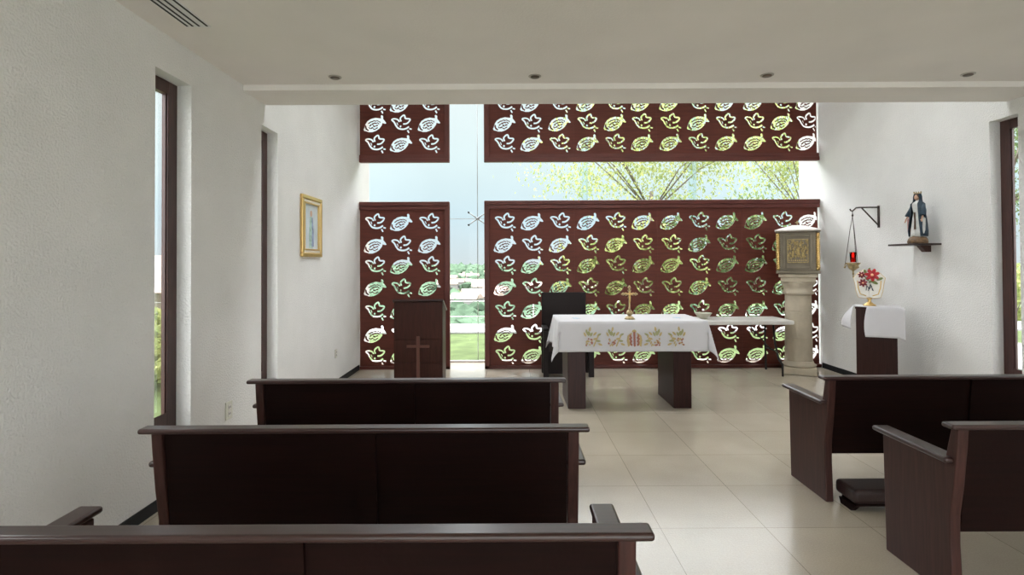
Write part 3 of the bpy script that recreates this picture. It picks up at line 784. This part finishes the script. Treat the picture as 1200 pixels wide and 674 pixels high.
b.tube([(math.cos(q * PI / 8) * .032, math.sin(q * PI / 8) * .03, .535) for q in range(16)], .005, 6, close=True); b.obj('crown', M['old_gold'], ST)
for s in (-1, 1):
    b = B(); b.tube([(s * .05, 0, .415), (s * .075, -.01, .35), (s * .088, -.035, .29)], [.022, .026, .030], 12); b.obj('sleeve', M['mantle'], ST)
    b = B(); b.tube([(s * .087, -.034, .29), (s * .094, -.05, .265)], [.010, .008], 8)
    b.ball((s * .096, -.054, .256), .010, sc=(.7, .6, 1.2), u=8, v=6)
    for q in range(4): b.tube([(s * (.090 + .004 * q), -.057, .25), (s * (.092 + .005 * q), -.062, .228 - .002 * (q % 2))], .0025, 5)
    b.tube([(s * .088, -.054, .255), (s * .082, -.062, .243)], .003, 5)
    b.obj('hand', M['skin'], ST)
    b = B(); b.prism([(s * .08, .28), (s * .105, .26), (s * .10, .14), (s * .085, .10), (s * .075, .15)], -.03, -.015, 'Y', bev=.004); b.obj('mantle_fold', M['pink' if s < 0 else 'robe_white'], ST)
b = B(); b.tube([(.0, -.045, .33), (.012, -.052, .25), (.02, -.062, .15)], [.010, .008, .011], 8); b.obj('sash', M['hair'], ST)

# ------------------------------------------------------------------ framed picture on the left wall
fp = thing('framed_picture', 'gilt-framed devotional print of a pale robed figure on the left wall', 'picture', (XL, 6.25, 1.96))
W2, H2 = .305, .335
def ring_frame(b, w, h, t, x0, x1, bev):
    b.box((x0, -w, -h), (x1, w, -h + t), bev); b.box((x0, -w, h - t), (x1, w, h), bev); b.box((x0, -w, -h + t), (x1, -w + t, h - t), bev); b.box((x0, w - t, -h + t), (x1, w, h - t), bev)
b = B(); ring_frame(b, W2, H2, .045, .001, .035, .008); b.obj('outer_frame', M['gold'], fp)
b = B(); ring_frame(b, W2 - .045, H2 - .045, .028, .002, .024, .004); b.obj('liner', M['pic_liner'], fp)
b = B(); ring_frame(b, W2 - .073, H2 - .073, .016, .002, .030, .004); b.obj('inner_frame', M['gold'], fp)
b = B(); b.box((.002, -W2 + .085, -H2 + .085), (.008, W2 - .085, H2 - .085)); pr = b.obj('print', M['pic_paper'], fp)
b = B(); b.prism([(-.05, -.235), (.06, -.235), (.055, -.05), (.035, .11), (-.03, .11), (-.055, -.05)], .008, .0095, 'X'); b.obj('robed_figure', M['pic_robe'], pr)
b = B(); b.prism([(.02, -.22), (.085, -.22), (.08, -.05), (.05, .10), (.02, .11), (.03, -.05)], .0095, .0105, 'X'); b.obj('mantle', M['pic_mantle'], pr)
b = B(); b.prism([(.003 + .030 * math.cos(a * PI / 6), .145 + .036 * math.sin(a * PI / 6)) for a in range(12)], .0095, .0105, 'X'); b.obj('head', M['skin'], pr)

# ------------------------------------------------------------------ outlets, ceiling lights, air slot
def outlet(label, y, z, w=.05, h=.07):
    t = thing('wall_outlet', label, 'outlet', (XL, y, z), group='outlets on the left wall')
    b = B(); b.box((.0, -w, -h), (.010, w, h), .004); b.obj('plate', M['socket'], t)
    b = B(); b.box((.010, -w * .45, -h * .65), (.013, w * .45, -h * .08), .001); b.box((.010, -w * .45, h * .08), (.013, w * .45, h * .65), .001); sk = b.obj('sockets', M['plastic'], t)
    for z1 in (-.36, .36):
        for s in (-1, 1):
            b = B(); b.box((.013, s * w * .2 - .003, h * z1 - .008), (.0135, s * w * .2 + .003, h * z1 + .008)); b.obj('slot', M['slot'], sk)
outlet('ivory wall outlet low between the two left windows', 4.45, .40)
outlet('small ivory outlet low on the far part of the left wall', 7.15, .41, .035, .055)
def downlight(x, y, label):
    t = thing('ceiling_spotlight', label, 'ceiling light', (x, y, ZC - .001), group='recessed spotlights in the ceiling')
    b = B(); b.lathe([(.050, -.006), (.052, -.001)], n=28); 
    b.obj('ring', M['lamp_ring'], t)
    b = B(); b.lathe([(.015, -.016), (.034, -.014), (.037, -.0065)], n=24); b.obj('bulb', M['lamp_dark'], t)
for x, lab in ((-1.41, 'leftmost recessed ceiling spotlight, near the left wall'), (.19, 'recessed ceiling spotlight second from the left wall'), (2.05, 'recessed ceiling spotlight third from the left wall'), (3.66, 'rightmost recessed ceiling spotlight, near the right wall')):
    downlight(x, 4.49, lab)
vt = thing('air_slot_diffuser', 'white slot air diffuser in the ceiling at the upper left', 'air vent', (-1.96, 2.6, ZC - .001))
b = B(); b.box((-.075, -.95, -.006), (.075, .92, 0)); b.obj('frame', M['slot_white'], vt)
for x in (-.062, -.028, .012, .062):
    b = B(); b.box((x - .006, -.93, -.0085), (x + .006, .90, -.0062)); b.obj('slot', M['slot'], vt)

# ------------------------------------------------------------------ outdoors
def terrain():
    bm = bmesh.new()
    ys = [-60, -30, -10, 0, 5, 8.9, 9.5, 10.5, 11.5, 12.5, 13.5, 14.5, 15.5, 17, 20, 25, 35, 50, 75, 110, 160, 260, 420, 800, 1600, 4000]
    xs_ = [-3000, -1200, -500, -250, -120, -60, -30, -18, -12, -8, -5, -3, 0, 3, 5.5, 8, 12, 18, 30, 60, 120, 250, 500, 1200, 3000]
    def h(x, y):
        d = max(0, y - 15.5, abs(x - 1) - 13, -y - 20)
        return -.13 - 13.5 * (1 - math.exp(-d / 22.)) + (1.2 * math.sin(x * .05) * math.sin(y * .04) if d > 40 else 0)
    g = [[bm.verts.new((x, y, h(x, y))) for x in xs_] for y in ys]
    for a, c in zip(g, g[1:]):
        for i in range(len(xs_) - 1):
            bm.faces.new((a[i], a[i + 1], c[i + 1], c[i]))
    me = bpy.data.meshes.new('ground'); bm.to_mesh(me); bm.free(); me.materials.append(M['grass'])
    o = bpy.data.objects.new('ground', me); COL.objects.link(o); struct(o)
    return h
H = terrain()
b = B(); b.box((-12, 13.4, -.125), (14, 15.2, -.09)); struct(b.obj('path', M['path']))
b = B(); b.box((XR + 3.2, -8, -.125), (XR + 5.6, 12.5, -.10)); struct(b.obj('road', M['path']))

# thin white rail fence beyond the lawn
fn = thing('rail_fence', 'thin pale wire fence along the far edge of the lawn', 'fence', (0, 13.3, -.13))
for k in range(24):
    b = B(); b.box((-11.5 + k - .015, -.015, 0), (-11.5 + k + .015, .015, .80)); b.obj('post', M['slot_white'], fn)
b = B()
for z in (.10, .42, .78): b.tube([(-11.6, 0, z), (11.6, 0, z)], .008, 5)
b.obj('wires', M['slot_white'], fn)

def leaves(n, c, rad, size, rnd, fill=.35, flat=1.):
    vs, fs = [], []
    cl = [(Vector((rnd.gauss(0, 1), rnd.gauss(0, 1), rnd.gauss(0, 1))).normalized() * rnd.uniform(fill, 1.0)) for _ in range(max(12, n // 110))]
    for k in range(n):
        q = rnd.choice(cl); p = Vector((q.x * rad[0], q.y * rad[1], q.z * rad[2])) + Vector((rnd.gauss(0, .16) * rad[0], rnd.gauss(0, .14) * rad[1], rnd.gauss(0, .13) * rad[2])) + Vector(c)
        s = size * rnd.uniform(.6, 1.3); R = Euler((rnd.uniform(0, PI), rnd.uniform(0, PI), rnd.uniform(0, 2 * PI))).to_matrix()
        i = len(vs)
        for a, b_ in ((-1, 0), (0, -.42), (1, 0), (0, .42)): vs.append(p + R @ Vector((a * s, b_ * s, 0)))
        fs.append((i, i + 1, i + 2, i + 3))
    return vs, fs
def tree(name, label, loc, n, c, rad, size, lm, seed, group=None, trunk=True):
    rnd = random.Random(seed)
    t = thing(name, label, 'tree' if trunk else 'shrub', loc, group=group)
    vs, fs = leaves(n, c, rad, size, rnd)
    z0 = .0
    vs = [v if v.z > z0 + .02 else Vector((v.x, v.y, z0 + .02 + rnd.random() * .1)) for v in vs]
    me = bpy.data.meshes.new('foliage'); me.from_pydata(vs, [], fs); me.materials.append(lm)
    o = bpy.data.objects.new('foliage', me); COL.objects.link(o); o.parent = t
    b = B()
    if trunk:
        b.tube([(0, 0, 0), (.05, .02, c[2] * .4), (c[0] * .3, c[1] * .3, c[2] * .75)], [.12, .09, .06], 9)
        for k in range(9):
            a = rnd.uniform(0, 2 * PI); e = rnd.uniform(-.1, .9)
            d = Vector((math.cos(a) * rad[0] * .85, math.sin(a) * rad[1] * .85, e * rad[2] * .8))
            s = Vector((c[0] * .25, c[1] * .25, c[2] * .62)); q = Vector(c) + d
            m_ = (s + q) / 2 + Vector((rnd.uniform(-.3, .3), rnd.uniform(-.3, .3), .25))
            b.tube([s, m_, q], [.035, .02, .007], 5)
            for w in range(3): b.tube([m_ + (q - m_) * rnd.random(), q + Vector((rnd.uniform(-.8, .8), rnd.uniform(-.6, .6), rnd.uniform(-.7, .5)))], [.010, .004], 4)
        b.obj('trunk', M['bark'], t)
    else:
        for k in range(7):
            a = rnd.uniform(0, 2 * PI); b.tube([(0, 0, 0), (math.cos(a) * rad[0] * .5, math.sin(a) * rad[1] * .5, c[2] * 1.1)], [.03, .01], 5)
        b.obj('stems', M['bark'], t)
G = 'trees beyond the glass wall'
tree('leafy_tree', 'yellow-green tree seen in the middle of the clear glass band', (4.9, 20.0, -.3), 11000, (.1, -.6, 5.8), (4.2, 1.9, 2.3), .07, M['leaf_a'], 11, G)
tree('leafy_tree', 'bright green tree at the right end of the clear glass band', (13.2, 25.4, -2.2), 9500, (0, -.8, 9.0), (4.2, 2.4, 3.3), .09, M['leaf_a'], 12, G)
tree('shrub', 'dense green shrub seen through the lower cut-outs behind the altar', (2.9, 14.8, -.14), 7000, (0, 0, 1.4), (1.9, .6, 1.3), .08, M['leaf_a'], 13, 'shrubs beyond the lawn', False)
tree('shrub', 'dense green shrub seen through the cut-outs behind the folding table', (6.6, 16.9, -.2), 9000, (0, 0, 1.9), (2.6, .6, 1.8), .08, M['leaf_b'], 14, 'shrubs beyond the lawn', False)
tree('shrub', 'green shrub seen through the cut-outs beside the stone column', (8.9, 14.8, -.14), 6000, (0, 0, 1.2), (1.3, .5, 1.2), .08, M['leaf_a'], 15, 'shrubs beyond the lawn', False)
tree('leafy_tree', 'leafy tree seen through the tall window in the right wall', (10.6, 12.6, -.14), 9000, (.2, -.4, 4.3), (2.2, 2.0, 2.2), .05, M['leaf_b'], 16)
tree('hedge', 'low green hedge outside the right window', (14.6, 16.6, -.5), 5000, (0, 0, .8), (2.5, 1.5, 1.0), .09, M['leaf_a'], 17, None, False)
tree('shrub', 'bright green shrub outside the nearer left window', (-5.2, 8.2, -.14), 4000, (0, 0, .45), (1.3, 1.0, .55), .07, M['leaf_a'], 18, None, False)

# cream pavilion seen through the nearer left window
pv = thing('pavilion', 'low cream building with a tiled roof outside the left windows', 'building', (-10.5, 15.5, -.8))
b = B(); b.box((-2.4, -2, -.5), (3.4, 2, 1.7)); b.obj('wall', M['ochre'], pv)
b = B(); b.prism([(-2.6, 1.7), (2.6, 1.7), (0, 2.6)], -2.8, 3.8, 'X'); b.obj('roof', M['roof_red'], pv)
for x in (-1.6, .2, 2.0):
    b = B(); b.box((x, -2.03, .2), (x + .8, -2.0, 1.2)); b.obj('window', M['slot'], pv)

# distant town below the hill
rnd = random.Random(99)
def house():
    t = thing('distant_house', 'small pale house of the far town beyond the lawn', 'house', (0, 0, 0), group='houses of the far town')
    b = B(); b.box((-4.5, -3.5, -.5), (4.5, 3.5, 4.2)); b.obj('wall', M['house'], t)
    b = B(); b.prism([(-3.9, 4.2), (3.9, 4.2), (0, 6.0)], -4.8, 4.8, 'X'); b.obj('roof', M['roof_red'], t)
    for x in (-2.6, 1.4):
        b = B(); b.box((x, -3.56, 1.2), (x + 1.2, -3.5, 2.6)); b.obj('window', M['slot'], t)
    return t
h0 = house(); first = True; HP = []
for k in range(34):
    y = 170 * (1.055 ** k); x = y * ((-.02 - .10 * ((k * .618) % 1)) if k % 3 else ((k * .618) % 1 - .5) * .7)
    HP.append((x, y))
    loc = (x, y, H(x, y) + .3); rz = rnd.uniform(-.5, .5)
    if first: h0.location = loc; h0.rotation_euler = (0, 0, rz); first = False
    else: o = copy_tree(h0, None, loc); o.rotation_euler = (0, 0, rz)
b = B()
for k in range(3600):
    y = 75 + 1300 * rnd.random() ** 2.2; x = y * (rnd.uniform(-.8, .8) if k % 3 == 0 else rnd.uniform(-.28, .06)); r = rnd.uniform(.8, 2.0) * (1 + y / 330)
    if any(math.hypot(x - hx, y - hy) < 7.5 + r * 1.6 for hx, hy in HP): continue
    t = bmesh.new(); bmesh.ops.create_icosphere(t, subdivisions=1 if y > 150 else 2, radius=r)
    for v in t.verts: v.co *= rnd.uniform(.7, 1.3)
    b.merge(t, None, Matrix.Translation((x, y, H(x, y) + r * .6)) @ Matrix.Diagonal((1.2, 1, rnd.uniform(.7, 1.2), 1)), False)
o = b.obj('woodland', M['far_green'], recalc=False); tag(o, 'distant woodland around the far town beyond the lawn', 'woodland', kind='stuff')

# ------------------------------------------------------------------ sky
w = bpy.data.worlds.new('overcast_sky'); SC.world = w; w.use_nodes = True
nt = w.node_tree; N = nt.nodes; L = nt.links; bg = N['Background']
tc = N.new('ShaderNodeTexCoord'); sp_ = N.new('ShaderNodeSeparateXYZ'); L.new(tc.outputs['Generated'], sp_.inputs[0])
cr = N.new('ShaderNodeValToRGB'); L.new(sp_.outputs['Z'], cr.inputs[0])
e = cr.color_ramp.elements
e[0].position = 0.0; e[0].color = (.72, .79, .82, 1); e[1].position = .30; e[1].color = (.93, 1.0, 1.0, 1)
x = e.new(.08); x.color = (.70, .85, .92, 1)
x = e.new(.17); x.color = (.82, .95, .97, 1)
nz = N.new('ShaderNodeTexNoise'); nz.inputs['Scale'].default_value = 3; nz.inputs['Detail'].default_value = 4; L.new(tc.outputs['Generated'], nz.inputs['Vector'])
def mr_(src, a, b_, c, d):
    n = N.new('ShaderNodeMapRange'); n.interpolation_type = 'SMOOTHSTEP'
    n.inputs['From Min'].default_value = a; n.inputs['From Max'].default_value = b_; n.inputs['To Min'].default_value = c; n.inputs['To Max'].default_value = d
    L.new(src, n.inputs['Value']); return n.outputs[0]
up = mr_(sp_.outputs['Z'], .30, .52, 1.0, 11.0)          # sky strength boosted overhead to light the room
bk = mr_(sp_.outputs['Y'], .25, -.7, 1.0, 5.4)          # and boosted behind the camera to fill the near room
cn = mr_(nz.outputs['Fac'], .3, .7, .95, 1.06)
m1 = N.new('ShaderNodeMath'); m1.operation = 'MAXIMUM'; L.new(up, m1.inputs[0]); L.new(bk, m1.inputs[1])
wx = mr_(sp_.outputs['X'], -.30, -.52, 1.0, 1.5)
m3 = N.new('ShaderNodeMath'); m3.operation = 'MULTIPLY'; L.new(cn, m3.inputs[0]); L.new(wx, m3.inputs[1]); cn = m3.outputs[0]
m2 = N.new('ShaderNodeMath'); m2.operation = 'MULTIPLY'; L.new(m1.outputs[0], m2.inputs[0]); L.new(cn, m2.inputs[1])
wm = N.new('ShaderNodeMixRGB'); wm.inputs[2].default_value = (1.0, .99, 1.0, 1); L.new(cr.outputs[0], wm.inputs[1])
wf = N.new('ShaderNodeMapRange'); wf.inputs['From Min'].default_value = 1.0; wf.inputs['From Max'].default_value = 2.0; L.new(m1.outputs[0], wf.inputs['Value']); L.new(wf.outputs[0], wm.inputs[0])
L.new(wm.outputs[0], bg.inputs[0]); L.new(m2.outputs[0], bg.inputs[1])

# ------------------------------------------------------------------ camera
cam = bpy.data.cameras.new('camera'); co = bpy.data.objects.new('camera', cam); COL.objects.link(co); SC.camera = co
FPX = 660.0; PITCH = .8
cam.sensor_width = 36; cam.lens = 36 * FPX / 1200
cam.clip_start = .02; cam.clip_end = 6000
pp = 308 - FPX * math.tan(math.radians(PITCH))
cam.shift_y = -(337 - pp) / 1200
co.matrix_world = Matrix.Translation((0, 0, 1.55)) @ Matrix.Rotation(math.radians(90 + PITCH), 4, 'X') @ Matrix.Rotation(math.radians(-.28), 4, 'Z')

vs_ = SC.view_settings
SC.display_settings.display_device = 'sRGB'
vs_.view_transform = 'Standard'; vs_.look = 'None'; vs_.gamma = 1; vs_.exposure = 0.08; vs_.use_curve_mapping = False
SC.cycles.use_denoising = True
SC.cycles.max_bounces = 12; SC.cycles.diffuse_bounces = 8; SC.cycles.transparent_max_bounces = 16; SC.cycles.glossy_bounces = 4
SC.cycles.sample_clamp_indirect = 8
